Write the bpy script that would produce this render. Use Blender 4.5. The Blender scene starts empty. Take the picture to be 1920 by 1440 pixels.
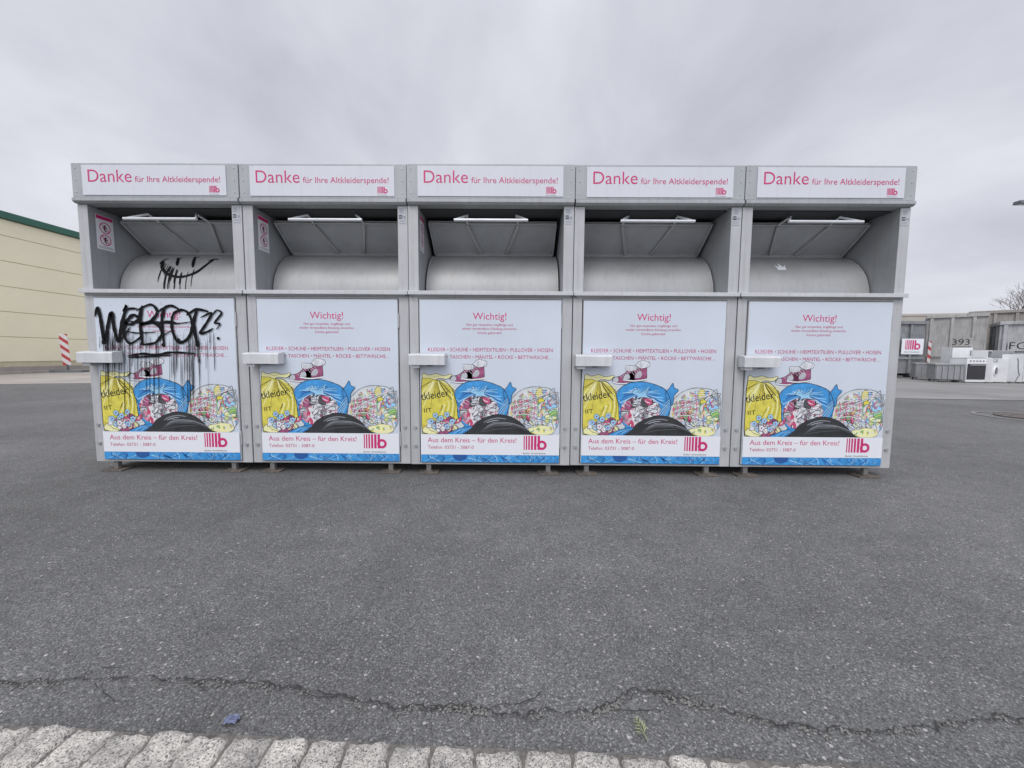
import bpy, math, random
import numpy as np
from mathutils import Vector, Matrix, noise as mnoise
R=random.Random(7)
scene=bpy.context.scene
scene.view_settings.view_transform='Standard'
scene.view_settings.look='None'
scene.view_settings.exposure=0
COL=scene.collection

# ------------------------------------------------------------ materials
MATS={}
def nodes_of(m):
    m.use_nodes=True
    return m.node_tree.nodes, m.node_tree.links
def mat(name,col,rough=.5,metal=0.,nscale=6.,namt=.12,bump=0.,bscale=60.,dark=None,spec=None,streak=0.):
    if name in MATS: return MATS[name]
    m=bpy.data.materials.new(name); N,L=nodes_of(m)
    b=N['Principled BSDF']; b.inputs['Roughness'].default_value=rough; b.inputs['Metallic'].default_value=metal
    if spec is not None: b.inputs['Specular IOR Level'].default_value=spec
    tc=N.new('ShaderNodeTexCoord'); nz=N.new('ShaderNodeTexNoise')
    nz.inputs['Scale'].default_value=nscale; nz.inputs['Detail'].default_value=6; nz.inputs['Roughness'].default_value=.6
    L.new(tc.outputs['Object'],nz.inputs['Vector'])
    mr=N.new('ShaderNodeValToRGB'); mr.color_ramp.elements[0].position=.3; mr.color_ramp.elements[1].position=.7
    d=dark if dark else tuple(c*(1-namt) for c in col)
    mr.color_ramp.elements[0].color=(*d,1); mr.color_ramp.elements[1].color=(*[min(1,c*(1+namt*.5)) for c in col],1)
    L.new(nz.outputs['Fac'],mr.inputs['Fac']); out=mr.outputs['Color']
    if streak:
        mp=N.new('ShaderNodeMapping'); mp.inputs['Scale'].default_value=(38,38,1.6); L.new(tc.outputs['Object'],mp.inputs['Vector'])
        n3=N.new('ShaderNodeTexNoise'); n3.inputs['Scale'].default_value=1; n3.inputs['Detail'].default_value=5; L.new(mp.outputs[0],n3.inputs['Vector'])
        r3=N.new('ShaderNodeValToRGB'); r3.color_ramp.elements[0].position=.28; r3.color_ramp.elements[0].color=(1-streak,1-streak*1.1,1-streak*1.25,1); r3.color_ramp.elements[1].position=.5; r3.color_ramp.elements[1].color=(1,1,1,1)
        L.new(n3.outputs['Fac'],r3.inputs['Fac'])
        x=N.new('ShaderNodeMix'); x.data_type='RGBA'; x.blend_type='MULTIPLY'; x.inputs[0].default_value=1; L.new(out,x.inputs[6]); L.new(r3.outputs[0],x.inputs[7]); out=x.outputs[2]
    L.new(out,b.inputs['Base Color'])
    if bump>0:
        n2=N.new('ShaderNodeTexNoise'); n2.inputs['Scale'].default_value=bscale; n2.inputs['Detail'].default_value=4
        L.new(tc.outputs['Object'],n2.inputs['Vector'])
        bp=N.new('ShaderNodeBump'); bp.inputs['Strength'].default_value=bump; bp.inputs['Distance'].default_value=.01
        L.new(n2.outputs['Fac'],bp.inputs['Height']); L.new(bp.outputs['Normal'],b.inputs['Normal'])
    MATS[name]=m; return m

M_body=mat('painted_grey_metal',(.46,.47,.475),.45,.1,3.,.12,.05,8.,streak=.12)
M_body2=mat('painted_grey_metal_header',(.37,.385,.395),.42,.1,3.,.12,.05,8.,streak=.12)
M_edge=mat('dark_grey_edge',(.13,.14,.15),.5,.2,4.,.2)
M_dark=mat('painted_shade_black',(.012,.012,.013),.8)  # near-black colour stands in for deep shade inside the bin opening
M_ceil=mat('painted_shade_ceiling',(.05,.052,.055),.7)  # dark colour paints the shade under the header, on an added sheet
M_drum=mat('galvanised_drum',(.40,.405,.405),.5,.25,1.6,.22,.03,5.,streak=.08)
M_flap=mat('flap_grey',(.36,.375,.385),.5,.1,5.,.15)
M_inner=mat('inner_wall_grey',(.31,.325,.335),.5,.1,4.,.15,streak=.1)
M_bar=mat('bright_handle_metal',(.72,.74,.76),.25,.3,5.,.08)
M_bolt=mat('bolt_metal',(.5,.51,.52),.3,.6,9.,.1)
M_lock=mat('lock_cover_paint',(.60,.61,.62),.4,.1,6.,.10,streak=.08)
M_leg=mat('foot_steel',(.24,.24,.235),.6,.3,20.,.4)
M_rust=mat('rusty_steel',(.15,.125,.105),.8,.2,18.,.5,.3,60.,dark=(.07,.065,.06))
M_rustc=mat('rust_stain',(.36,.27,.20),.8,.0,18.,.4)
M_signw=mat('sign_white',(.62,.64,.68),.35,0,2.,.04,streak=.05)
M_post=mat('poster_background',(.585,.64,.71),.33,0,1.3,.07)
M_white=mat('print_white',(.74,.76,.79),.35,0,3.,.03)
M_pink=mat('print_crimson',(.56,.025,.16),.4,0,3.,.05)
M_pinkd=mat('print_crimson_small',(.46,.01,.11),.4,0,3.,.05)
M_pinkl=mat('print_rose',(.56,.07,.18),.4,0,3.,.05)
M_ink=mat('print_black',(.015,.015,.018),.4,0,3.,.1)
M_spray=mat('spray_paint_black',(.005,.005,.006),.6,0,3.,.1,spec=.15)
M_yel=mat('print_yellow',(.70,.62,.09),.35,0,25.,.22)
M_yel2=mat('print_yellow_dark',(.36,.30,.04),.4)
M_yel3=mat('print_yellow_light',(.82,.80,.42),.4)
M_blue=mat('print_blue',(.05,.30,.66),.35,0,22.,.3)
M_blue2=mat('print_blue_dark',(.02,.10,.33),.4)
M_blue3=mat('print_blue_light',(.30,.58,.80),.4)
M_blk=mat('print_bag_black',(.035,.037,.04),.3,0,14.,.45)
M_grey3=mat('print_grey',(.22,.23,.25),.4)
M_grey4=mat('print_grey_dark',(.075,.08,.085),.4)
M_grey5=mat('print_grey_light',(.48,.50,.54),.4)
M_mag=mat('print_magenta',(.36,.09,.20),.4,0,60,.5)
M_grn=mat('print_green',(.15,.42,.16),.4)
M_lt=mat('print_pale_bag',(.60,.64,.65),.4,0,20.,.15)
def cloth_mat(name,cols,scale,dist=.0):
    m=bpy.data.materials.new(name); N,L=nodes_of(m); b=N['Principled BSDF']; b.inputs['Roughness'].default_value=.4
    tc=N.new('ShaderNodeTexCoord'); nz=N.new('ShaderNodeTexNoise'); nz.inputs['Scale'].default_value=14
    L.new(tc.outputs['Object'],nz.inputs['Vector'])
    mx=N.new('ShaderNodeMix'); mx.data_type='VECTOR'; mx.inputs['Factor'].default_value=dist
    L.new(tc.outputs['Object'],mx.inputs[4]); L.new(nz.outputs['Color'],mx.inputs[5])
    mp=N.new('ShaderNodeMapping'); mp.inputs['Scale'].default_value=(1,1,.45); mp.inputs['Rotation'].default_value=(0,.6,0)
    L.new(mx.outputs[1],mp.inputs['Vector'])
    v=N.new('ShaderNodeTexVoronoi'); v.inputs['Scale'].default_value=scale
    L.new(mp.outputs[0],v.inputs['Vector'])
    s=N.new('ShaderNodeSeparateColor'); L.new(v.outputs['Color'],s.inputs[0])
    r=N.new('ShaderNodeValToRGB'); r.color_ramp.interpolation='CONSTANT'
    e=r.color_ramp.elements
    while len(e)<len(cols): e.new(.5)
    for i,c in enumerate(cols):
        e[i].position=i/len(cols); e[i].color=(*c,1)
    L.new(s.outputs[0],r.inputs['Fac']); L.new(r.outputs['Color'],b.inputs['Base Color'])
    return m
M_cl1=cloth_mat('print_clothes_pink',[(.70,.69,.70),(.50,.06,.14),(.03,.03,.04),(.66,.66,.7),(.58,.24,.32),(.2,.2,.24),(.6,.6,.62)],60,.12)
M_cl2=cloth_mat('print_clothes_mixed',[(.70,.71,.66),(.58,.60,.22),(.64,.68,.70),(.56,.14,.22),(.22,.46,.30),(.70,.70,.68),(.16,.38,.60),(.66,.52,.2),(.3,.3,.33)],62,.12)
M_cl3=cloth_mat('print_clothes_blue',[(.40,.55,.70),(.66,.68,.72),(.12,.22,.42),(.66,.66,.4),(.50,.15,.28)],62,.12)

# ------------------------------------------------------------ mesh builder
class MB:
    def __init__(s): s.v=[];s.f=[];s.m=[];s.mats=[];s.sm=[]
    def mi(s,m):
        if m not in s.mats: s.mats.append(m)
        return s.mats.index(m)
    def add(s,vs,fs,m,smooth=False):
        o=len(s.v); k=s.mi(m); s.v+= [tuple(p) for p in vs]
        for f in fs: s.f.append(tuple(i+o for i in f)); s.m.append(k); s.sm.append(smooth)
    def box(s,x0,x1,y0,y1,z0,z1,m):
        vs=[(x,y,z) for x in(x0,x1) for y in(y0,y1) for z in(z0,z1)]
        s.add(vs,[(0,1,3,2),(4,6,7,5),(0,4,5,1),(2,3,7,6),(0,2,6,4),(1,5,7,3)],m)
    def obox(s,c,half,rot,m):
        vs=[Vector(c)+rot@Vector((sx*half[0],sy*half[1],sz*half[2])) for sx in(-1,1) for sy in(-1,1) for sz in(-1,1)]
        s.add(vs,[(0,1,3,2),(4,6,7,5),(0,4,5,1),(2,3,7,6),(0,2,6,4),(1,5,7,3)],m)
    def prism(s,prof,x0,x1,m): # prof in (y,z), extruded along x
        n=len(prof); vs=[(x0,p[0],p[1]) for p in prof]+[(x1,p[0],p[1]) for p in prof]
        fs=[(i,(i+1)%n,n+(i+1)%n,n+i) for i in range(n)]+[tuple(range(n))[::-1],tuple(range(n,2*n))]
        s.add(vs,fs,m)
    def tube(s,p0,p1,r0,r1,m,n=10,cap=True,smooth=True):
        p0=Vector(p0);p1=Vector(p1);d=(p1-p0).normalized()
        a=d.orthogonal().normalized();b=d.cross(a)
        vs=[p0+r0*(a*math.cos(2*math.pi*i/n)+b*math.sin(2*math.pi*i/n)) for i in range(n)]
        vs+=[p1+r1*(a*math.cos(2*math.pi*i/n)+b*math.sin(2*math.pi*i/n)) for i in range(n)]
        s.add(vs,[(i,(i+1)%n,n+(i+1)%n,n+i) for i in range(n)],m,smooth)
        if cap: s.add(vs,[tuple(range(n))[::-1],tuple(range(n,2*n))],m)
    def obj(s,name,parent=None,bevel=0,loc=None,seg=2):
        me=bpy.data.meshes.new(name); me.from_pydata(s.v,[],s.f)
        for m in s.mats: me.materials.append(m)
        me.polygons.foreach_set('material_index',s.m); me.polygons.foreach_set('use_smooth',s.sm); me.update()
        o=bpy.data.objects.new(name,me); COL.objects.link(o)
        if parent: o.parent=parent
        if loc: o.location=loc
        if bevel:
            bv=o.modifiers.new('Bevel','BEVEL'); bv.width=bevel; bv.segments=seg; bv.limit_method='ANGLE'; bv.angle_limit=math.radians(40)
        return o
def empty(name,loc,label,cat,group=None,rot=0):
    e=bpy.data.objects.new(name,None); e.empty_display_size=.2; COL.objects.link(e); e.location=loc; e.rotation_euler=(0,0,rot)
    e['label']=label; e['category']=cat
    if group: e['group']=group
    return e
def tag(o,label,cat,group=None):
    o['label']=label;o['category']=cat
    if group:o['group']=group
def copy_tree(src,loc,rot=None):
    n=src.copy(); COL.objects.link(n); n.location=loc
    if rot is not None: n.rotation_euler=(0,0,rot)
    def rec(a,b):
        for c in list(a.children):
            k=c.copy(); COL.objects.link(k); k.parent=b; rec(c,k)
    rec(src,n); return n

def idmap(y0):
    return lambda x,z,l: (x,y0-l*.0005,z)
def cr(pts,n=6,closed=False):
    P=list(pts); out=[]; N=len(P)
    rng=range(N) if closed else range(N-1)
    for i in rng:
        g=lambda k:P[k%N] if closed else P[max(0,min(N-1,k))]
        p0,p1,p2,p3=g(i-1),g(i),g(i+1),g(i+2)
        for j in range(n):
            t=j/n
            out.append(tuple(.5*((2*p1[a])+(-p0[a]+p2[a])*t+(2*p0[a]-5*p1[a]+4*p2[a]-p3[a])*t*t+(-p0[a]+3*p1[a]-3*p2[a]+p3[a])*t**3) for a in(0,1)))
    if not closed: out.append(tuple(P[-1][:2]))
    return out
class Draw:
    def __init__(s,mb,f): s.mb=mb; s.f=f
    def poly(s,pts,m,l):
        vs=[s.f(p[0],p[1],l) for p in pts]
        s.mb.add(vs,[tuple(range(len(vs)))],m)
    def stroke(s,pts,w,m,l,taper=True,closed=False,wj=0):
        n=len(pts); A=[];B=[]
        for i,p in enumerate(pts):
            if closed: q=pts[(i+1)%n];r=pts[i-1]
            else: q=pts[min(n-1,i+1)];r=pts[max(0,i-1)]
            dx,dy=q[0]-r[0],q[1]-r[1]; d=math.hypot(dx,dy) or 1
            t=i/(n-1) if n>1 else 0
            ww=w*(.35+.65*math.sin(math.pi*min(1,max(0,t)))**.5) if taper and not closed else w
            ww*=1+wj*R.uniform(-1,1)
            A.append(s.f(p[0]-dy/d*ww/2,p[1]+dx/d*ww/2,l)); B.append(s.f(p[0]+dy/d*ww/2,p[1]-dx/d*ww/2,l))
        fs=[(i,i+1,n+i+1,n+i) for i in range(n-1)]
        if closed: fs.append((n-1,0,n,2*n-1))
        s.mb.add(A+B,fs,m)
    def disc(s,cx,cy,r,m,l,n=16,ry=None):
        ry=ry or r
        s.poly([(cx+r*math.cos(2*math.pi*i/n),cy+ry*math.sin(2*math.pi*i/n)) for i in range(n)],m,l)
TC={}
def text_mesh(body,res=3,bold=0.):
    k=(body,res,bold)
    if k in TC: return TC[k]
    c=bpy.data.curves.new('t','FONT'); c.body=body; c.size=1; c.resolution_u=res; c.offset=bold
    o=bpy.data.objects.new('t',c); COL.objects.link(o)
    dg=bpy.context.evaluated_depsgraph_get(); me=bpy.data.meshes.new_from_object(o.evaluated_get(dg))
    vs=[(v.co.x,v.co.y) for v in me.vertices]; fs=[tuple(p.vertices) for p in me.polygons]
    bpy.data.objects.remove(o); bpy.data.curves.remove(c); bpy.data.meshes.remove(me)
    TC[k]=(vs,fs); return TC[k]
def text(D,body,x,z,width,m,l,res=3,bold=0.,align='l',rot=0,ys=1):
    vs,fs=text_mesh(body,res,bold)
    x0=min(v[0] for v in vs);x1=max(v[0] for v in vs); sc=width/(x1-x0)
    ox={'l':0,'c':-width/2,'r':-width}[align]
    c,s_=math.cos(rot),math.sin(rot); out=[]
    for v in vs:
        a=(v[0]-x0)*sc+ox; b=v[1]*sc*ys
        out.append(D.f(x+a*c-b*s_,z+a*s_+b*c,l))
    D.mb.add(out,fs,m)
def logo(D,x,z,h,m,l,sub=True,msub=None):
    w=[.075,.095,.115,.14,.165]; cx=x
    for k in w:
        D.poly([(cx,z),(cx+k*h,z),(cx+k*h,z+h),(cx,z+h)],m,l); cx+=k*h+.075*h
    D.poly([(cx,z),(cx+.17*h,z),(cx+.17*h,z+h),(cx,z+h)],m,l)
    r=.25*h; ring=[(cx+.30*h+r*math.cos(a*math.pi/12),z+.33*h+r*math.sin(a*math.pi/12)) for a in range(24)]
    D.stroke(ring,.17*h,m,l+.5,closed=True)
    if sub: text(D,'Becker Umweltdienste',x-.02*h,z-.30*h,1.55*h,msub or M_ink,l,2,.0)

# ------------------------------------------------------------ donation bin
W2=.5715
def art(mb,y0):
    def f(u,v,l):
        s=v/306
        return (-.4965+u/265*.99, y0-l*.0005, 1.243-1.152*s+.05*s*(1-s))
    return Draw(mb,f)
def blob(cx,cy,rx,ry,amp=.06,n=16,seed=0,rot=0):
    r=random.Random(seed); pts=[]
    for i in range(n):
        a=2*math.pi*i/n; k=1+r.uniform(-amp,amp)
        x,y=rx*k*math.cos(a),ry*k*math.sin(a)
        pts.append((cx+x*math.cos(rot)-y*math.sin(rot),cy+x*math.sin(rot)+y*math.cos(rot)))
    return cr(pts,4,True)
def clampv(pts,lo,hi,u0=1,u1=264): return [(max(u0,min(u1,p[0])),max(lo,min(hi,p[1]))) for p in pts]

def build_poster(parent):
    mb=MB(); D=art(mb,-.010)
    D.poly([(0,0),(265,0),(265,306),(0,306)],M_post,0)
    def T(s,u,v,w,m,al='l',res=3,bold=0,rot=0,l=1,ys=1):
        x,_,z=D.f(u,v,0); DD=Draw(mb,lambda a,b,l:(a,-.010-l*.0005,b))
        text(DD,s,x,z,w/265*.99,m,l,res,bold,al,rot,ys)
    def inside(cx,cy,rx,ry):
        a=R.uniform(0,6.283); r=math.sqrt(R.random()); return cx+rx*r*math.cos(a),cy+ry*r*math.sin(a)
    def garment(cx,cy,rx,ry,cols,l,seed,lo,hi,u1=259):
        p=clampv(blob(cx,cy,rx,ry,.28,9,seed,R.uniform(0,3)),lo,hi,3,u1)
        c=R.choice(cols); D.poly(p,c,l); D.stroke(p,.75,M_ink,l+.15,closed=True,wj=.4)
        b=R.uniform(0,3.1)
        for k in range(R.randint(2,4)):
            o=(k-1.2)*min(rx,ry)*.42
            q=[(cx-math.cos(b)*rx*.7-math.sin(b)*o,cy-math.sin(b)*ry*.7+math.cos(b)*o),(cx-math.sin(b)*o*1.5,cy+math.cos(b)*o*1.5),(cx+math.cos(b)*rx*.7-math.sin(b)*o,cy+math.sin(b)*ry*.7+math.cos(b)*o)]
            D.stroke(cr(clampv(q,lo,hi,3,u1),4),R.uniform(.6,1.5),R.choice([x for x in cols+[M_ink,M_grey3,M_white] if x is not c]),l+.1)
    T('Wichtig!',131,37,63,M_pink,'c',4,.0)
    T('Nur gut verpackte, tragfähige und',131,49,87,M_pinkd,'c',2)
    T('wieder verwendbare Kleidung einwerfen.',131,56.5,104,M_pinkd,'c',2)
    T('Schuhe gebündelt',131,64.5,45,M_pinkd,'c',2)
    T('KLEIDER • SCHUHE • HEIMTEXTILIEN • PULLOVER • HOSEN',15,98,235,M_pinkd,'l',2,.0,ys=1.12)
    T('GÜRTEL • TASCHEN • MÄNTEL • RÖCKE • BETTWÄSCHE…',15,111.5,235,M_pinkd,'l',2,.0,ys=1.06)
    # shoes
    def shoe(cx,cy,s,seed=0):
        pts=cr([(cx+a*s,cy+b*s) for a,b in [(-30,7),(-27,-2),(-14,-5),(-3,-12),(6,-20),(17,-19),(19,-6),(18,7),(4,9),(-16,10)]],4,True)
        D.poly(pts,M_mag,3); D.stroke(pts,.8,M_ink,3.6,closed=True)
        tc=cr([(cx+a*s,cy+b*s) for a,b in [(-30,7),(-27,-1),(-19,-3),(-16,5),(-22,9)]],4,True); D.poly(tc,M_grey5,4); D.stroke(tc,.6,M_ink,4.1,closed=True)
        sd=cr([(cx+a*s,cy+b*s) for a,b in [(-6,4),(-1,-6),(6,-9),(9,-2),(4,5)]],4,True); D.poly(sd,M_grey5,3.8)
        for k in range(5): D.stroke([(cx+(-4+3*k)*s,cy-7*s),(cx+(-6+3*k)*s,cy+5*s)],.7,[M_mag,M_ink][k%2],3.9)
        sole=cr([(cx+a*s,cy+b*s) for a,b in [(-30,9),(-10,11.5),(8,10),(19,8)]],4); D.stroke(sole,3*s,M_white,4.4,taper=False); D.stroke([(p[0],p[1]+1.8*s) for p in sole],.8,M_ink,4.8)
        D.stroke([(p[0],p[1]-1.6*s) for p in sole],.6,M_ink,4.8)
        for i in range(5):
            x0=cx+(-12+4*i)*s; y0_=cy-(6+3*i)*s
            D.stroke([(x0,y0_),(x0+5*s,y0_+5*s)],1.5,M_white,4.6); D.stroke([(x0+1,y0_),(x0+6*s,y0_+5*s)],.5,M_ink,4.65)
        sk=blob(cx+10*s,cy-23*s,14*s,7*s,.2,11,seed); D.poly(sk,M_white,4.2); D.stroke(sk,.7,M_ink,4.5,closed=True)
        for i in range(9): D.stroke(cr([(cx+(-2+3*i)*s,cy-29*s+R.uniform(-1,1)),(cx+(0+2.6*i)*s,cy-23*s),(cx+(1+2*i)*s,cy-16*s)],3),.6,R.choice([M_grey3,M_ink,M_grey5]),4.7)
    shoe(82,147,.85,3); shoe(104,141,.9,5)
    # ---- clear bag
    cb=clampv(blob(218,211,52,49,.04,18,4),160,253,150,263)
    D.poly(cb,M_lt,2); inner=clampv(blob(219,213,47,45,.05,18,5),160,253,150,261); D.poly(inner,M_cl2,2.5)
    cols=[M_white,M_pinkl,M_grn,M_yel3,M_blue3,M_lt,M_grey5,M_yel,M_grey5,M_blue,M_lt]
    for i in range(34):
        x,y=inside(219,213,38,40); garment(x,y,R.uniform(8,17),R.uniform(4,9),cols,3+i*.05,100+i,166,252,261)
    for i in range(30): # long folds and stripes across the garments
        x,y=inside(219,211,36,36); b=R.uniform(-.9,2.2); ln=R.uniform(12,30)
        D.stroke(cr(clampv([(x-ln*.5*math.cos(b),y-ln*.5*math.sin(b)),(x+R.uniform(-4,4),y+R.uniform(-4,4)),(x+ln*.5*math.cos(b),y+ln*.5*math.sin(b))],165,252,168,261),4),R.uniform(.7,2.0),R.choice([M_pinkl,M_grn,M_blue,M_white,M_ink,M_white,M_grey3]),4.82+i*.004)
    for i in range(8):
        D.stroke(cr([(178+i*6,186-i),(182+i*6,202),(179+i*6,224)],4),1.3,[M_pinkl,M_grn][i%2],4.95)
        D.stroke(cr([(172,189+i*5),(198,185+i*5),(224,191+i*5)],4),1.1,[M_white,M_pinkl][i%2],4.97)
    D.stroke(cb,1.2,M_grey3,5,closed=True,wj=.5)
    for i in range(9): D.stroke(cr(clampv([(252,174),(238-i*5,168+i*4),(212-i*6,170+i*2+i*i*.8)],163,250,150,260),5),.9,R.choice([M_white,M_white,M_grey3]),5.2)
    for p in [(254,166),(262,174),(256,188),(262,196)]: D.stroke(cr(clampv([(244,176),p,(256,183)],160,250,1,262),4),1.2,M_grey3,5.3)
    # ---- blue bag
    bb=cr([(60,205),(62,180),(76,162),(95,154),(122,154),(150,163),(161,173),(169,196),(162,222),(150,240),(112,246),(84,244),(66,232)],5,True)
    D.poly(bb,M_blue,5.3); ear=cr([(158,174),(165,164),(171,155),(174,164),(182,168),(174,179),(172,196),(162,192)],4,True); D.poly(ear,M_blue,5.4)
    D.stroke(ear,.9,M_ink,6.4,closed=True)
    win=cr([(76,198),(88,186),(110,180),(134,184),(147,198),(148,216),(136,234),(110,240),(86,234),(74,218)],4,True); D.poly(win,M_cl1,5.5)
    for i in range(24):
        x,y=inside(111,210,31,24); garment(x,y,R.uniform(6,13),R.uniform(3,7),[M_white,M_grey5,M_pinkl,M_grey4,M_white,M_grey5,M_mag],5.6+i*.02,200+i,184,240,150)
    D.stroke(bb,1.3,M_ink,6.25,closed=True,wj=.3)
    for i in range(22):
        a=math.pi*(1.0+.05*i); x0,y0_=111+9*math.cos(a),177+5*math.sin(a)
        x1,y1=113+(48+R.uniform(-10,1))*math.cos(a),194+(36+R.uniform(-8,0))*math.sin(a)
        D.stroke(cr([(x0,y0_),((x0+x1)/2+R.uniform(-3,3),(y0_+y1)/2+R.uniform(-2,2)),(x1,y1)],4),R.uniform(.8,2.6),R.choice([M_blue3,M_blue2,M_blue3,M_blue2,M_white]),6.3+i*.01)
    for i in range(10): D.stroke(cr([(167,184+i*1.5),(160-i*1.5,188+i*5),(153-i*2,202+i*4)],4),R.uniform(.8,1.8),[M_blue2,M_blue3][i%2],6.5)
    for i in range(10): D.stroke(cr([(62+R.uniform(0,4),186+i*5),(68+R.uniform(0,5),190+i*5),(72,200+i*4.5)],4),R.uniform(.8,1.6),[M_blue3,M_blue2][i%2],6.5)
    kn=cr([(94,174),(102,167),(111,173),(126,166),(121,177),(131,184),(112,182),(100,188),(105,180)],4,True); D.poly(kn,M_blue3,6.7); D.stroke(kn,.8,M_ink,6.8,closed=True)
    D.stroke(cr([(111,176),(104,172),(99,174)],3),.7,M_blue2,6.9); D.stroke(cr([(112,177),(120,172),(123,170)],3),.7,M_blue2,6.9)
    # ---- yellow bag
    yb=cr([(3,152),(14,146),(26,142),(33,147),(30,153),(44,153),(58,166),(66,184),(70,210),(66,252),(3,253)],5,True)
    yb=clampv(yb,130,253,1.5,80)
    D.poly(yb,M_yel,7); D.stroke(yb,1.2,M_ink,7.6,closed=True)
    tie=cr([(6,139),(16,143),(30,140),(44,144),(60,141),(52,150),(36,149),(28,152),(18,149),(4,148)],4,True); D.poly(tie,M_yel3,7.7); D.stroke(tie,.8,M_ink,7.8,closed=True)
    for k in range(7): D.stroke([(26+R.uniform(-3,3),147),(8+8*k,141+R.uniform(0,6))],.6,M_yel2,7.9)
    for i in range(24):
        a=math.pi*(.06+.037*i); L0=R.uniform(16,60)
        p=[(30+8*math.cos(a),153+2*math.sin(a)),(30+L0*.6*math.cos(a),153+L0*.5*math.sin(a)+4),(30+L0*math.cos(a)*.95+R.uniform(-3,3),153+L0*math.sin(a))]
        D.stroke(cr(clampv(p,140,250,3,66),4),R.uniform(.6,2.),R.choice([M_yel2,M_yel3,M_yel2,M_yel3,M_ink]),7.2+i*.01)
    for i in range(7): D.stroke(cr(clampv([(62-i*4,168+i*7),(66-i*4,200),(60-i*6,240)],140,250,3,66),4),R.uniform(.8,1.8),[M_yel2,M_yel3][i%2],7.5)
    T('tkleider',2,191,53,M_ink,'l',3,.006,rot=.17,l=8,ys=1.2)
    T('IIT',7,214,15,M_ink,'l',2,.0,rot=.1,l=8,ys=.8)
    # ---- small items lower-left
    for k,(cx,cy,rx,ry,mm) in enumerate([(40,240,24,13,M_cl3),(20,246,16,9,M_yel3),(66,238,15,13,M_lt),(56,250,22,9,M_mag)]):
        p=clampv(blob(cx,cy,rx,ry,.14,12,20+k),190,254,3,100); D.poly(p,mm,8.2+k*.1); D.stroke(p,.8,M_ink,8.65,closed=True)
    for i in range(14):
        x,y=inside(44,236,34,14); garment(x,y,R.uniform(4,9),R.uniform(3,6),[M_white,M_blue3,M_mag,M_grey5,M_yel3,M_pinkl],8.7+i*.01,300+i,200,254,86)
    for cx,cy in [(28,219),(39,224),(50,217),(60,230),(34,238),(50,240),(20,230)]:
        for a in range(5): D.disc(cx+3.2*math.cos(a*1.257),cy+3.2*math.sin(a*1.257),2.2,M_blue3 if (cx+cy)%4 else M_white,9.1,8)
        D.stroke([(cx+5.4*math.cos(q*.52),cy+5.4*math.sin(q*.52)) for q in range(12)],.5,M_ink,9.15,closed=True)
        D.disc(cx,cy,1.7,M_mag,9.3,8)
    for i in range(18):
        x=R.uniform(8,74);y=R.uniform(232,250);b=R.uniform(0,3)
        D.stroke([(x,y),(x+6*math.cos(b),y+4*math.sin(b))],.9,R.choice([M_ink,M_mag,M_white,M_grey3]),9.4)
    # ---- flowery fabric lower-right
    p=clampv(blob(232,246,27,9,.15,12,31),190,254,150,261); D.poly(p,M_yel3,8.2); D.stroke(p,.7,M_grey3,8.3,closed=True)
    for cx,cy in [(214,248),(225,244),(237,246),(249,243)]:
        for a in range(6): D.disc(cx+2.6*math.cos(a*1.047),cy+2.4*math.sin(a*1.047),1.5,R.choice([M_yel,M_white,M_grn]),8.5,8)
        D.disc(cx,cy,1.2,M_yel2,8.6,8)
    # ---- blue front + black bag
    fb=clampv(cr([(56,256),(64,247),(86,240),(112,239),(140,244),(152,256)],4,True),230,254.5); D.poly(fb,M_blue,9.6); D.stroke(fb,.9,M_ink,9.7,closed=True)
    for k in range(6): D.stroke(cr(clampv([(62+k*6,253),(76+k*5,246-k*.3),(98+k*5,243)],231,253),4),1,[M_blue3,M_blue2][k%2],9.75)
    bk=clampv(cr([(84,262),(96,243),(110,229),(128,220),(150,216),(174,221),(192,232),(204,245),(214,262)],5,True),205,254.5)
    D.poly(bk,M_blk,9.9); D.stroke(bk,.7,M_ink,10,closed=True)
    for k in range(16): # creases and sheen running from the right-hand gather
        a=R.uniform(0,1)
        q=[(206-4*a,250-8*a),(182-10*a,242-10*a),(150-14*a,244-14*a),(112+6*a,250-4*a)]
        i0=R.randint(0,1); D.stroke(cr(clampv(q[i0:i0+3],219,253),5),R.uniform(.5,2.2),R.choice([M_grey4,M_grey4,M_grey3,M_ink]),10.05+k*.01)
    D.stroke(cr([(120,232),(132,226),(148,223),(164,225)],4),2.2,M_grey3,10.25); D.stroke(cr([(126,232),(138,228),(150,227)],4),1.2,M_grey5,10.3)
    # bottom strip
    D.poly([(0,288),(265,288),(265,306),(0,306)],M_blue,8)
    for i in range(60):
        x=R.uniform(2,262); D.stroke([(x,290+R.uniform(0,3)),(min(264,max(1,x+R.uniform(-12,12))),298),(min(264,max(1,x+R.uniform(-22,22))),305.5)],R.uniform(.5,2.2),R.choice([M_blue2,M_blue3,M_blue3,M_blue2]),8.5)
    D.poly(clampv(cr([(64,286),(84,290),(88,298),(74,304),(62,298)],3,True),287,306),M_blue2,9)
    # band
    D.poly([(0,254),(265,254),(265,292),(0,292)],M_white,10.5)
    T('Aus dem Kreis – für den Kreis!',13,269,170,M_pink,'l',3,.0,l=11.5)
    T('Telefon: 03731 - 3087-0',13,281,88,M_pinkd,'l',2,.0,l=11.5)
    x,_,z=D.f(197,282,0); DD=Draw(mb,lambda a,b,l:(a,-.010-l*.0005,b)); logo(DD,x,z,.103,M_pink,11.5)
    o=mb.obj('poster',parent); o['label']='poster with pink lettering and drawn bags of clothes'
    return o

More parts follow.
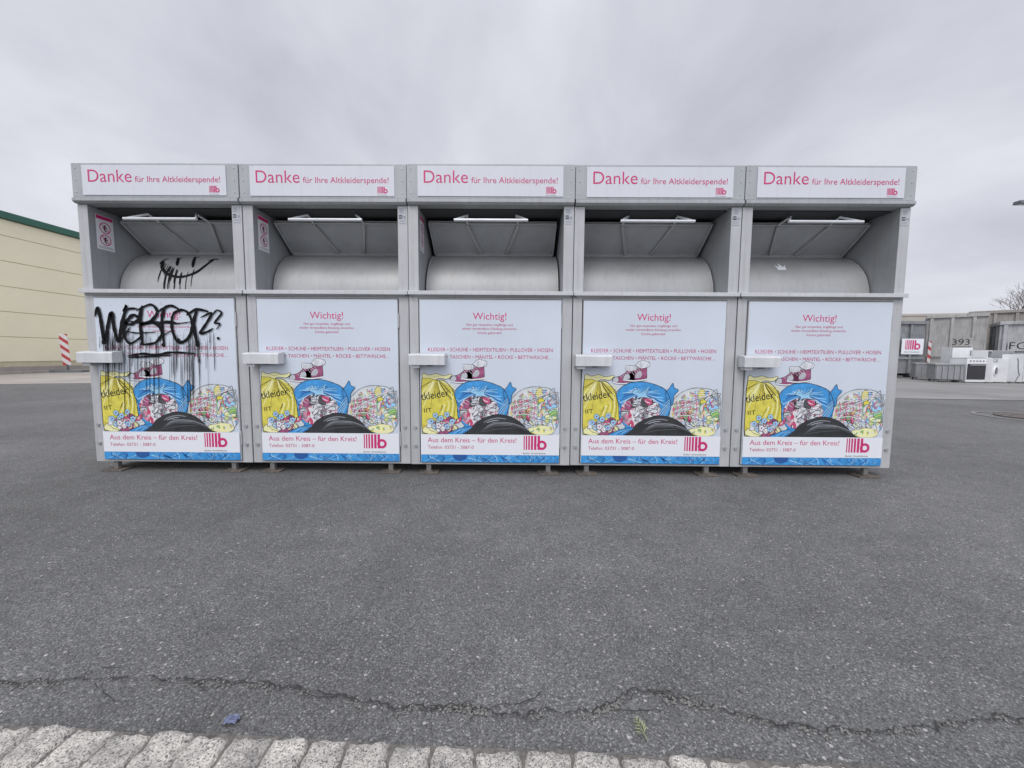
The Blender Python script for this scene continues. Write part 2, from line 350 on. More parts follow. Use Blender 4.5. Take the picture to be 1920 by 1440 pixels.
def build_bin():
    root=empty('clothing_donation_bin',(0,0,0),'grey metal clothing donation bin with illustrated poster on its door','clothes bin','row of clothing donation bins')
    mb=MB()
    mb.box(-W2,W2,.022,1.15,.07,1.262,M_body)
    mb.box(-W2,-.508,.0,.0215,.07,1.262,M_body); mb.box(.502,W2,.0,.0215,.07,1.262,M_body)
    mb.box(-.507,.501,.002,.0215,.07,.083,M_body); mb.box(-.507,.501,.002,.0215,1.252,1.262,M_body)
    mb.box(-W2,-.503,0,1.15,1.2625,1.885,M_inner); mb.box(.503,W2,0,1.15,1.2625,1.885,M_inner)
    mb.box(-W2-.0008,-.5035,-.0015,.02,1.302,1.884,M_body); mb.box(.5035,W2+.0008,-.0015,.02,1.302,1.884,M_body)
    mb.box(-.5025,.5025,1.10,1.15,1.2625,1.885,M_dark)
    mb.box(-.5025,.5025,.06,1.10,1.876,1.8845,M_ceil)
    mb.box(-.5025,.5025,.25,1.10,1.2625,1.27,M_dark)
    for sx in(-1,1): # small screws
        for z in(1.36,1.5,1.64): mb.tube((sx*.5375,-.0015,z),(sx*.5375,-.0035,z),.0035,.003,M_bolt,8)
        for z in(.5,.95,1.2): mb.tube((sx*.538,0,z),(sx*.538,-.002,z),.0035,.003,M_bolt,8)
    mb.obj('body',root,.004)
    mb=MB(); mb.prism([(-.035,1.276),(-.037,1.302),(.21,1.303),(.21,1.29),(-.025,1.288),(-.025,1.276)],-W2,W2,M_lock)
    mb.prism([(-.002,1.262),(-.024,1.285),(-.002,1.285)],-W2+.02,W2-.02,M_body)
    mb.obj('sill',root,.0015)
    mb=MB(); mb.box(-W2-.001,W2+.001,-.022,1.16,1.925,2.15,M_body2)
    mb.prism([(-.022,1.924),(-.036,1.917),(-.036,1.897),(-.018,1.886),(1.15,1.886),(1.15,1.924)],-W2+.002,W2-.002,M_body2)
    for sx in(-1,1):
        for z in(1.96,2.04,2.12): mb.tube((sx*.545,-.022,z),(sx*.545,-.0255,z),.005,.004,M_bolt,8)
    for i in range(9): mb.tube((-.48+i*.12,-.022,2.142),(-.48+i*.12,-.0245,2.142),.0035,.003,M_bolt,8)
    hd=mb.obj('header',root,.004)
    mb=MB(); D=Draw(mb,idmap(-.0275))
    mb.box(-.497,.492,-.027,-.0222,1.938,2.136,M_signw)
    text(D,'Danke',-.455,2.024,.300,M_pink,1,4,-.004)
    text(D,'für Ihre Altkleiderspende!',-.132,2.024,.585,M_pink,1,3,-.002)
    logo(D,.376,1.957,.044,M_pink,1)
    mb.obj('header_sign',hd)
    mb=MB(); mb.box(-.505,.499,.004,.021,.0845,1.2505,M_edge)
    mb.box(-.5,.496,-.0085,.0035,.089,1.2465,M_lock)
    for sx in(-.5385,.5355):
        for z in(.34,.205): mb.tube((sx,0,z),(sx,-.010,z),.013,.011,M_bolt,12)
    for z in(.25,1.1): mb.tube((.5005,-.006,z-.05),(.5005,-.006,z+.05),.005,.005,M_body,8)
    door=mb.obj('door',root,.0015); build_poster(door)
    mb=MB(); mb.prism([(-.018,.872),(-.085,.864),(-.092,.856),(-.092,.79),(-.084,.79),(-.084,.85),(-.018,.858)],-.558,-.312,M_lock)
    mb.prism([(-.018,.872),(-.085,.864),(-.092,.856),(-.092,.79),(-.018,.79)],-.560,-.558,M_lock)
    mb.prism([(-.018,.872),(-.085,.864),(-.092,.856),(-.092,.79),(-.018,.79)],-.312,-.310,M_lock)
    mb.box(-.545,-.49,-.07,-.018,.768,.80,M_lock); mb.tube((-.42,-.05,.78),(-.42,-.05,.83),.02,.02,M_edge,12)
    mb.obj('lock_cover',door,.002)
    # drum
    yc,zc,Rr=.545,1.30,.372; mb=MB(); n=64
    prof=[(-.492,Rr-.006),(-.492,Rr),(-.480,Rr),(-.478,Rr-.004),(.478,Rr-.004),(.480,Rr),(.492,Rr),(.492,Rr-.006)]
    for k in range(len(prof)-1):
        (xa,ra),(xb,rb)=prof[k],prof[k+1]; vs=[]
        for i in range(n):
            a=2*math.pi*i/n; vs.append((xa,yc-ra*math.cos(a),zc+ra*math.sin(a)))
        for i in range(n):
            a=2*math.pi*i/n; vs.append((xb,yc-rb*math.cos(a),zc+rb*math.sin(a)))
        mb.add(vs,[(i,(i+1)%n,n+(i+1)%n,n+i) for i in range(n)],M_rustc if k in(0,6) else M_drum,True)
    for xx in(-.4915,.4915):
        mb.add([(xx,yc-(Rr-.006)*math.cos(2*math.pi*i/n),zc+(Rr-.006)*math.sin(2*math.pi*i/n)) for i in range(n)],[tuple(range(n))],M_drum)
    mb.obj('drum',root)
    # flap
    mb=MB()
    bot=Vector((0,.44,1.672)); top=Vector((0,.20,1.848)); d=(top-bot); L=d.length; d.normalize(); nrm=Vector((0,-d.z,d.y))
    rot=Matrix((Vector((1,0,0)),d,nrm)).transposed()
    mid=(bot+top)/2; w=.475
    mb.obox(mid,(w,L/2,.004),rot,M_flap)
    for s_ in(-1,1):
        mb.obox(mid+Vector((s_*(w-.006),0,0))+nrm*(.016),(.006,L/2,.0115),rot,M_flap)
    mb.obox(bot+nrm*(.010)+d*(.002),(w-.012,.012,.026),rot,M_drum)
    mb.obox(top+nrm*(.012)-d*.01,(w-.012,.006,.0075),rot,M_drum)
    def rib(xa,xb):
        pa=bot+Vector((xa,0,0))+nrm*.014+d*.015; pb=top+Vector((xb,0,0))+nrm*.014-d*.018
        dd=(pb-pa).normalized(); sd=dd.cross(nrm).normalized()
        r2=Matrix((sd,dd,nrm)).transposed(); mb.obox((pa+pb)/2,(.011,(pb-pa).length/2,.0095),r2,M_drum)
    rib(-.10,-.19); rib(.10,.19)
    fl=mb.obj('flap',root,.002)
    mb=MB(); hz=1.79; hy=.0
    mb.tube((-.255,hy,hz),(.255,hy,hz),.010,.010,M_bar,12)
    for s_ in(-1,1):
        mb.tube((s_*.25,hy,hz),(s_*.175,.10,1.855),.008,.008,M_bar,8); mb.tube((s_*.175,.10,1.855),(s_*.19,.21,1.832),.008,.008,M_bar,8)
    mb.obj('handle',fl)
    mb=MB()
    SD=Draw(mb,lambda a,b,l:(-.5022+l*.0005,a,b))
    SD.poly([(.045,1.60),(.165,1.60),(.165,1.84),(.045,1.84)],M_white,1)
    SD.poly([(.048,1.812),(.162,1.812),(.162,1.837),(.048,1.837)],M_pink,2)
    for zc_ in(1.756,1.672):
        SD.stroke([(.105+.036*math.cos(a*math.pi/12),zc_+.036*math.sin(a*math.pi/12)) for a in range(24)],.006,M_pink,3,closed=True)
        SD.stroke([(.08,zc_+.025),(.13,zc_-.025)],.005,M_pink,3.4,taper=False)
        SD.disc(.105,zc_+.014,.007,M_ink,2.5); SD.stroke([(.105,zc_+.01),(.10,zc_-.012),(.112,zc_-.024)],.009,M_ink,2.5,taper=False); SD.stroke([(.09,zc_),(.122,zc_+.004)],.006,M_ink,2.6,taper=False)
    for k in range(2): SD.stroke([(.055,1.622-.009*k),(.155,1.622-.009*k)],.003,M_grey3,2,taper=False)
    mb.obj('warning_sticker',root)
    mb=MB(); mb.box(.512,.560,-.004,-.0017,1.765,1.872,M_grey5); PD=Draw(mb,idmap(-.0042))
    for k in range(5): PD.stroke([(.516,1.864-.007*k),(.516+[.036,.03,.038,.026,.034][k],1.864-.007*k)],.003,M_grey3,1,taper=False)
    PD.poly([(.514,1.797),(.536,1.797),(.536,1.822),(.514,1.822)],M_ink,1); text(PD,'GS',.516,1.804,.018,M_white,2,2,.0); text(PD,'CE',.538,1.800,.021,M_ink,1,2,.0)
    for k in range(2): PD.stroke([(.516,1.785-.008*k),(.552,1.785-.008*k)],.002,M_grey3,1,taper=False)
    mb.obj('rating_plate',root)
    for sx in(-.45,.42):
        for y in(.03,1.05):
            mb=MB(); mb.box(-.016,.016,-.016,.016,.012,.0695,M_leg); mb.box(-.072,.072,-.05,.05,.0005,.012,M_rust)
            mb.box(-.03,.03,-.03,.03,.0122,.02,M_rust)
            mb.obj('foot',root,.002,loc=(sx,y,0))
    return root,(yc,zc,Rr)
bin0,(yc,zc,Rr)=build_bin()
XS=[-2.3,-1.15,0,1.15,2.3]
bin0.location=(XS[1],.004,0)
bins=[copy_tree(bin0,(XS[0],0,0),.0)]+[bin0]+[copy_tree(bin0,(x,y,0),r) for x,y,r in zip(XS[2:],(-.003,.003,0),(.002,-.002,.001))]
bins[0]['label']='grey clothing donation bin with black graffiti on poster and drum'
bins[4]['label']='grey metal clothing donation bin with small white crown on drum'

# graffiti on first bin
def kid(b,name): return [c for c in b.children if c.name.split('.')[0]==name][0]
mb=MB(); A=art(mb,-.0165)
def gp(px,py):
    l=176+(py-558)*.083; r=452+(py-558)*.012
    return ((px-l)/(r-l)*265,(py-558)*306/302)
G=Draw(mb,A.f)
def gs(pts,w=5,l=1,n=6,wj=.12): G.stroke([gp(*p) for p in cr(pts,n)],w,M_spray,l,wj=wj)
LET=[[(181,594),(186,576),(193,604),(200,644),(206,612),(213,586),(219,618),(228,640),(234,604),(243,572),(236,584)],
[(264,578),(244,580),(237,600),(250,608),(266,598),(256,590),(242,604),(238,628),(250,644),(272,630)],
[(274,572),(269,600),(274,646)],[(262,582),(290,570),(303,584),(290,602),(270,608),(296,604),(312,622),(298,642),(268,646)],
[(320,572),(312,598),(316,650)],[(304,584),(328,572),(348,580)],[(304,608),(324,602),(342,606)],
[(356,580),(336,586),(331,612),(342,640),(362,634),(371,610),(364,586),(348,578)],
[(360,590),(380,579),(404,583)],[(382,578),(374,606),(381,650)],
[(388,594),(410,585),(398,606),(386,624),(402,620),(412,614)],
[(412,588),(420,580),(429,585),(421,596),(415,604),(425,606),(418,616)],
[(236,600),(270,604),(306,603),(340,606),(380,600)],[(240,620),(262,624),(300,622)],
[(244,668),(272,663),(300,665),(330,660),(376,662)],[(246,670),(290,668),(330,665)],[(226,642),(240,628),(250,612)],[(300,640),(318,626),(334,618)]]
for k,p in enumerate(LET): gs(p,.82*(9,7.5,8.5,7.5,8,6.5,5.5,7.5,6.6,8,6,5,3.4,3,5.4,4,4,3)[k],1+k*.05,n=5,wj=.25)
for x,y in [(421,633),(262,668),(198,642),(226,640),(273,644),(379,646),(314,646),(344,636)]: G.disc(*gp(x,y),R.uniform(2.6,4),M_spray,1.9)
for i in range(90):
    x=R.choice([R.uniform(190,240),R.uniform(240,420),R.uniform(245,400)]); y=R.uniform(618,642); ln=R.choice([R.uniform(12,40),R.uniform(30,75),R.uniform(60,140)])
    gs([(x,y),(x+R.uniform(-1,1),y+ln*.5),(x+R.uniform(-1.5,1.5),y+ln)],R.uniform(.5,1.5),2+i*.002,4,.1)
for i in range(22):
    x=R.uniform(258,372); gs([(x,666),(x+R.uniform(-1,1),666+R.uniform(20,120))],R.uniform(.5,1.2),2.2,3,.1)
for i in range(90):
    x,y=gp(R.uniform(185,425),R.uniform(565,660)); G.disc(x,y,R.uniform(.3,.8),M_spray,2.3,6)
g=mb.obj('graffiti',kid(bins[0],'door')); g['label']='black dripping spray-painted tag'
def drummap(x,phi,l):
    a=math.radians(phi); r=Rr-.004+.0012+l*.0004
    return (x,yc-r*math.cos(a),zc+r*math.sin(a))
mb=MB(); G=Draw(mb,lambda u,v,l:drummap(u/100,v,l)) # u cm, v degrees
def ds(pts,w,n=8,m=M_spray,l=1): G.stroke(cr(pts,n),w,m,l,wj=.1)
ds([(-25,46),(-23,36),(-16,25),(-6,21),(4,26),(9,36),(12,51)],3.2)
ds([(-26,40),(-26.5,48),(-25,54)],1.8,l=1.3); ds([(-12,38),(-14.5,46),(-17.5,56)],2.4,l=1.5); ds([(-18.5,53),(-15,57)],2,l=1.6)
ds([(1,35),(-2,46),(-6,60)],2.4,l=1.7); ds([(-7,57),(-3,60)],1.8,l=1.8); ds([(9,47),(12,53),(15,51)],2.2,l=2)
for i in range(30):
    x=R.uniform(-23,4); ph=26+abs(x+4)*.9; ds([(x,ph),(x+.8,max(-6,ph-R.uniform(8,36)))],R.uniform(.3,.9),4,l=2.2)
g=mb.obj('graffiti',kid(bins[0],'drum')); g['label']='black spray-painted smiley with drips'
mb=MB(); G=Draw(mb,lambda u,v,l:drummap(u/100,v,l))
G.poly([(-14,36),(-8,36),(-7,46),(-9.3,41),(-11,50),(-12.6,41),(-15,46)],M_white,1); g=mb.obj('crown_mark',kid(bins[4],'drum'))
mb=MB(); G=Draw(mb,lambda u,v,l:drummap(u/100,v,l)); M_faint=mat('faded_scribble',(.37,.32,.34),.5)
for k in range(4): ds([(-14+6*k,50),(-12+6*k,58),(-11+6*k,46),(-8+6*k,55)],.5,6,M_faint)
g=mb.obj('scribble',kid(bins[3],'drum'))

# ------------------------------------------------------------ ground
def asphalt():
    m=bpy.data.materials.new('asphalt'); N,L=nodes_of(m); b=N['Principled BSDF']; b.inputs['Roughness'].default_value=.85
    tc=N.new('ShaderNodeTexCoord')
    def vor(sc):
        v=N.new('ShaderNodeTexVoronoi'); v.inputs['Scale'].default_value=sc; v.inputs['Randomness'].default_value=1
        L.new(tc.outputs['Object'],v.inputs['Vector']); return v
    def noi(sc,de=5,ro=.6):
        v=N.new('ShaderNodeTexNoise'); v.inputs['Scale'].default_value=sc; v.inputs['Detail'].default_value=de; v.inputs['Roughness'].default_value=ro
        L.new(tc.outputs['Object'],v.inputs['Vector']); return v
    def ramp(src,stops,interp='LINEAR'):
        r=N.new('ShaderNodeValToRGB'); e=r.color_ramp.elements; r.color_ramp.interpolation=interp
        while len(e)<len(stops): e.new(.5)
        for i,(p,c) in enumerate(stops): e[i].position=p; e[i].color=(c,c,c*.995,1)
        L.new(src,r.inputs['Fac']); return r
    def mul(a,b_,ty='MULTIPLY',f=1.):
        x=N.new('ShaderNodeMix'); x.data_type='RGBA'; x.blend_type=ty; x.inputs[0].default_value=f
        L.new(a,x.inputs[6]); L.new(b_,x.inputs[7]); return x.outputs[2]
    v1=vor(230); s1=N.new('ShaderNodeSeparateColor'); L.new(v1.outputs['Color'],s1.inputs[0])
    c1=ramp(s1.outputs[0],[(0,.095),(.45,.128),(.8,.162),(.93,.21),(1,.32)])
    v2=vor(75); s2=N.new('ShaderNodeSeparateColor'); L.new(v2.outputs['Color'],s2.inputs[0])
    c2=ramp(s2.outputs[1],[(0,0.),(.965,0.),(.975,1.),(1,1.)])
    d2=ramp(v2.outputs['Distance'],[(0,1.),(.25,1.),(.36,0.),(1,0.)])
    msk=mul(c2.outputs[0],d2.outputs[0])
    edge=ramp(v1.outputs['Distance'],[(0,1.),(.45,1.),(.8,.55),(1,.5)])
    base=mul(c1.outputs[0],edge.outputs[0])
    st=N.new('ShaderNodeMix'); st.data_type='RGBA'; L.new(msk,st.inputs[0]); L.new(base,st.inputs[6]); st.inputs[7].default_value=(.40,.385,.36,1)
    big=noi(.55,6,.65); rb=ramp(big.outputs['Fac'],[(.3,.74),(.7,1.20)])
    c=mul(st.outputs[2],rb.outputs[0])
    md=noi(7,4,.7); rm=ramp(md.outputs['Fac'],[(.3,.86),(.72,1.14)]); c=mul(c,rm.outputs[0])
    L.new(c,b.inputs['Base Color'])
    h=N.new('ShaderNodeMath'); h.operation='SUBTRACT'; L.new(md.outputs['Fac'],h.inputs[0]); L.new(v1.outputs['Distance'],h.inputs[1])
    bp=N.new('ShaderNodeBump'); bp.inputs['Strength'].default_value=.7; bp.inputs['Distance'].default_value=.004
    L.new(h.outputs[0],bp.inputs['Height']); L.new(bp.outputs['Normal'],b.inputs['Normal'])
    return m
M_asph=asphalt()
def sheet(name,pts,z,m):
    me=bpy.data.meshes.new(name); me.from_pydata([(p[0],p[1],z) for p in pts],[],[tuple(range(len(pts)))]); me.materials.append(m)
    o=bpy.data.objects.new(name,me); COL.objects.link(o); o['kind']='structure'; return o
sheet('ground',[(-500,-500),(500,-500),(500,500),(-500,500)],0,M_asph)
M_conc=mat('concrete_paving',(.34,.31,.28),.85,0,.8,.25,.2,20)
M_conc2=mat('concrete_yard',(.22,.215,.205),.85,0,.5,.3,.2,20)
sheet('pavement',[(-19.7,3.),(-13.5,7.2),(-9,8.6),(-6,40),(-19.7,60)],.004,M_conc)
sheet('yard_road',[(5.2,5.6),(40,3.5),(60,60),(5,60)],.004,M_conc2)
M_seam=mat('seam_light',(.34,.33,.31),.8,0,5,.2)
sheet('road_seam',[(5.0,5.56),(40,3.44),(40,3.5),(5.0,5.61)],.008,M_seam)
mb=MB(); cx,cy=7.75,2.9
D=Draw(mb,lambda a,b,l:(a,b,.008+l*.004))
D.stroke([(cx+.56*math.cos(a*math.pi/20),cy+.56*math.sin(a*math.pi/20)) for a in range(40)],.05,M_conc2,0,closed=True)
mb.tube((cx,cy,.004),(cx,cy,.016),.36,.36,M_rust,40)
for k in range(6): mb.box(cx-.25,cx+.25,cy-.23+.09*k,cy-.19+.09*k,.0165,.02,M_rust)
o=mb.obj('manhole_cover'); tag(o,'round rusty manhole cover set in the asphalt','manhole cover')

# crack
M_crack=mat('crack_dark',(.035,.034,.033),.95,0,40,.3)
M_crackg=mat('crack_grit',(.22,.215,.20),.95,0,160,.6,.4,120)
mb=MB(); D=Draw(mb,lambda a,b,l:(a,b,.004+l*.002))
cp=[(-2.3,-1.62),(-1.7,-1.72),(-1.27,-1.79),(-.95,-1.77),(-.66,-1.775),(-.40,-1.80),(-.16,-1.845),(0.0,-1.835),(.08,-1.86),(.20,-1.85),(.31,-1.845),(.40,-1.80),(.47,-1.79),(.62,-1.84),(.83,-1.885),(1.05,-1.88),(1.18,-1.86),(1.4,-1.85),(1.7,-1.87),(2.4,-1.92)]
cp=[(a+.06,b-.014) for a,b in cp]
pts=cr(cp,30); jp=[(p[0]+.010*mnoise.noise((p[0]*30,0,1)),p[1]+.018*mnoise.noise((p[0]*22,3,1))+.014*mnoise.noise((p[0]*70,5,1))+.007*mnoise.noise((p[0]*200,5,7))) for p in pts]
D.stroke(jp,.0033,M_crack,1,taper=False,wj=.9)
for j in range(9):
    i=R.randrange(20,len(jp)-30); x,y=jp[i]; s=R.choice([-1,1]); br=[(x,y)]
    for k in range(9): x+=R.uniform(.005,.03); y+=s*R.uniform(-.006,.016); br.append((x,y))
    D.stroke(br,.0022,M_crack,1.3,wj=.6)
for i in range(0,len(jp)-6):
    if mnoise.noise((jp[i][0]*9,0,3))>.0:
        x,y=jp[i]
        for k in range(4):
            a,b=x+R.uniform(-.01,.01),y-.006+R.uniform(-.010,.008); q=R.uniform(.001,.0034)
            mb.add([(a-q,b-q,.004),(a+q,b-q*.7,.004),(a+q*.6,b+q,.004),(a-q*.8,b+q*.8,.004),(a,b,.004+q)],[(0,1,4),(1,2,4),(2,3,4),(3,0,4)],M_crackg)
o=mb.obj('ground_crack'); o['kind']='structure'

# cobbles
def granite():
    m=bpy.data.materials.new('granite_sett'); N,L=nodes_of(m); b=N['Principled BSDF']; b.inputs['Roughness'].default_value=.75
    tc=N.new('ShaderNodeTexCoord'); v=N.new('ShaderNodeTexVoronoi'); v.inputs['Scale'].default_value=360; L.new(tc.outputs['Object'],v.inputs['Vector'])
    s=N.new('ShaderNodeSeparateColor'); L.new(v.outputs['Color'],s.inputs[0])
    r=N.new('ShaderNodeValToRGB'); e=r.color_ramp.elements; e[0].color=(.12,.12,.12,1); e[1].color=(.66,.64,.61,1); e.new(.22).color=(.34,.33,.32,1); e.new(.5).color=(.50,.475,.45,1)
    L.new(s.outputs[0],r.inputs['Fac'])
    n=N.new('ShaderNodeTexNoise'); n.inputs['Scale'].default_value=14; n.inputs['Detail'].default_value=7; n.inputs['Roughness'].default_value=.7; L.new(tc.outputs['Object'],n.inputs['Vector'])
    r2=N.new('ShaderNodeValToRGB'); r2.color_ramp.elements[0].position=.32; r2.color_ramp.elements[0].color=(.50,.49,.48,1); r2.color_ramp.elements[1].position=.62; r2.color_ramp.elements[1].color=(1.08,1.06,1.0,1)
    L.new(n.outputs['Fac'],r2.inputs['Fac'])
    x=N.new('ShaderNodeMix'); x.data_type='RGBA'; x.blend_type='MULTIPLY'; x.inputs[0].default_value=1; L.new(r.outputs[0],x.inputs[6]); L.new(r2.outputs[0],x.inputs[7]); L.new(x.outputs[2],b.inputs['Base Color'])
    n2=N.new('ShaderNodeTexNoise'); n2.inputs['Scale'].default_value=75; n2.inputs['Detail'].default_value=8; n2.inputs['Roughness'].default_value=.65; L.new(tc.outputs['Object'],n2.inputs['Vector'])
    bp=N.new('ShaderNodeBump'); bp.inputs['Strength'].default_value=1.; bp.inputs['Distance'].default_value=.008; L.new(n2.outputs['Fac'],bp.inputs['Height']); L.new(bp.outputs['Normal'],b.inputs['Normal'])
    return m
M_gran=granite(); M_joint=mat('joint_grit',(.15,.14,.125),.95,0,70,.5,.5,120)
mb=MB()
for row in range(8):
    x=-3.0+R.uniform(0,.05)
    while x<3.2:
        w=R.uniform(.076,.108); d=R.uniform(.092,.102); cx=x+w/2
        cy=-1.949-.033*(cx)-.05-row*.103+R.uniform(-.005,.005); hx,hy=(w+.004)/2,d/2
        rot=R.uniform(-.05,.05); n=12; z0=R.uniform(.007,.014); tx,ty=R.uniform(-.07,.07),R.uniform(-.07,.07)
        vs=[]
        for i in range(n+1):
            for j in range(n+1):
                a=2*i/n-1;b=2*j/n-1
                e=max(abs(a),abs(b)); k=1-.05*(abs(a*b))**4
                px=a*hx*k;py=b*hy*k
                nn=mnoise.noise((cx*9+px*40,cy*9+py*40,row))+.6*mnoise.noise((cx*9+px*120,cy*9+py*120,row))
                z=z0+.005*nn+tx*px+ty*py-.010*max(0,(e-.84)/.16)**2
                px+=.006*mnoise.noise((cx*31+b*2.5,cy*7+a,4)); py+=.006*mnoise.noise((cx*17+a*2.5,b*2,8))
                if e>.999: z=-.004
                vs.append((cx+px*math.cos(rot)-py*math.sin(rot),cy+px*math.sin(rot)+py*math.cos(rot),z))
        fs=[(i*(n+1)+j,(i+1)*(n+1)+j,(i+1)*(n+1)+j+1,i*(n+1)+j+1) for i in range(n) for j in range(n)]
        mb.add(vs,fs,M_gran,True); x+=w+.003
o=mb.obj('cobblestone_pavement'); o['kind']='structure'
edge=[(x/10,-1.947-.033*x/10+.010*mnoise.noise((x*.5,2,2))+.006*mnoise.noise((x*2.1,2,2))) for x in range(-31,34)]
sheet('cobblestone_joint',[(-3.1,-3.0)]+[(3.3,-3.0)]+edge[::-1],.003,M_joint)

# litter + leaf sprig
M_lit=mat('blue_wrapper',(.13,.15,.24),.4,0,30,.4); mb=MB()
n=6; vs=[]
for i in range(n+1):
    for j in range(n+1):
        a=i/n-.5;b=j/n-.5; vs.append((a*.034*(1-.4*abs(b))+.006*mnoise.noise((i,j,1)),b*.024+.004*mnoise.noise((i,j,7)),.006+.012*abs(mnoise.noise((i*1.3,j*1.7,5)))))
mb.add(vs,[(i*(n+1)+j,(i+1)*(n+1)+j,(i+1)*(n+1)+j+1,i*(n+1)+j+1) for i in range(n) for j in range(n)],M_lit)
o=mb.obj('litter_wrapper',loc=(-.485,-1.897,0)); tag(o,'small crumpled dark blue wrapper on the asphalt','litter')
M_leaf=mat('dry_green_leaf',(.30,.34,.19),.7,0,40,.3); mb=MB()
for k in range(11):
    t=k/10; s=1 if k%2 else -1; bx,by=.0+.006*math.sin(t*3),t*.035
    L0=.018*(1-.6*t)
    mb.add([(bx,by,.006),(bx+s*L0*.5,by+.002,.012),(bx+s*L0,by+.012,.007),(bx+s*L0*.4,by+.009,.008)],[(0,1,2,3)],M_leaf)
mb.tube((0,-.012,.006),(.004,.036,.008),.0012,.0006,M_leaf,5)
o=mb.obj('leaf_sprig',loc=(.472,-1.92,0)); o.rotation_euler=(0,0,.3); tag(o,'small pale green leaf sprig lying on the asphalt','leaf')

# ------------------------------------------------------------ warehouse at the side
M_cream=mat('cream_cladding',(.82,.77,.57),.6,0,.6,.05)
M_green=mat('green_trim',(.03,.13,.09),.5,0,2,.15); M_groove=mat('cladding_groove',(.56,.52,.36),.8)
wh=empty('warehouse',(-19.75,0,0),'large cream panelled warehouse with dark green roof edge','warehouse')
mb=MB(); H=6.0
z=.45; mb.box(-14,0,-12,70,.25,H,M_groove)
while z<H-.05:
    z1=min(z+.98,H-.02); mb.box(-13.99,.03,-12,70.01,z+.012,z1-.012,M_cream); z+=.98
mb.obj('wall',wh,.006)
mb=MB(); mb.box(-13.95,.02,-11.98,69.9,0,.2495,M_conc); mb.obj('plinth',wh)
mb=MB(); mb.box(-14.1,.14,-12.1,70.1,H,H+.26,M_green); mb.prism([(-12.1,H+.26),(70.1,H+.26),(70.1,H+.3),(-12.1,H+.3)],-14,.02,M_green); mb.obj('roof_trim',wh,.01)
mb=MB(); y=2.
while y<50:
    mb.box(-19.0,-18.85,y,y+.99,0,.10,M_conc); y+=1.
o=mb.obj('kerb',None,.01); o['kind']='structure'
def stripe_mat():
    m=bpy.data.materials.new('red_white_stripes'); N,L=nodes_of(m); b=N['Principled BSDF']; b.inputs['Roughness'].default_value=.4
    tc=N.new('ShaderNodeTexCoord'); mp=N.new('ShaderNodeSeparateXYZ'); L.new(tc.outputs['Object'],mp.inputs[0])
    a=N.new('ShaderNodeMath'); a.operation='ADD'; L.new(mp.outputs[0],a.inputs[0]); L.new(mp.outputs[2],a.inputs[1])
    a2=N.new('ShaderNodeMath'); a2.operation='MULTIPLY'; a2.inputs[1].default_value=2.8; L.new(a.outputs[0],a2.inputs[0])
    f=N.new('ShaderNodeMath'); f.operation='FRACT'; L.new(a2.outputs[0],f.inputs[0])
    r=N.new('ShaderNodeValToRGB'); r.color_ramp.interpolation='CONSTANT'; r.color_ramp.elements[0].color=(.72,.70,.70,1); r.color_ramp.elements[1].position=.55; r.color_ramp.elements[1].color=(.50,.07,.07,1)
    L.new(f.outputs[0],r.inputs['Fac']); L.new(r.outputs[0],b.inputs['Base Color']); return m
M_str=stripe_mat()
bc=empty('traffic_beacon',(-18.5,13.2,0),'red and white striped traffic beacon on rubber base','traffic beacon',rot=.35)
mb=MB(); mb.box(-.125,.125,-.02,.02,.30,1.6,M_str); bp_=mb.obj('beacon_panel',bc,.008); bp_.rotation_euler=(0,-.05,0)
mb=MB(); mb.prism([(-.25,0),(.25,0),(.22,.10),(-.22,.10)],-.55,.55,M_edge); mb.box(-.03,.03,-.03,.03,.1005,.33,M_edge); mb.obj('beacon_base',bc,.01)

# ------------------------------------------------------------ right: yard wall, containers, appliances
M_wall=mat('concrete_wall',(.42,.39,.35),.85,0,.7,.18,.2,10)
mb=MB()
for k in range(18):
    mb.box(k*2.5+.02,k*2.5+2.48,0,.25,0,4.15,M_wall)
mb.box(0,45,-.05,.3,4.155,4.35,M_wall)
o=mb.obj('yard_wall',None,.02,loc=(21,31,0)); o.rotation_euler=(0,0,-.22); tag(o,'long tall concrete yard wall with coping','wall')

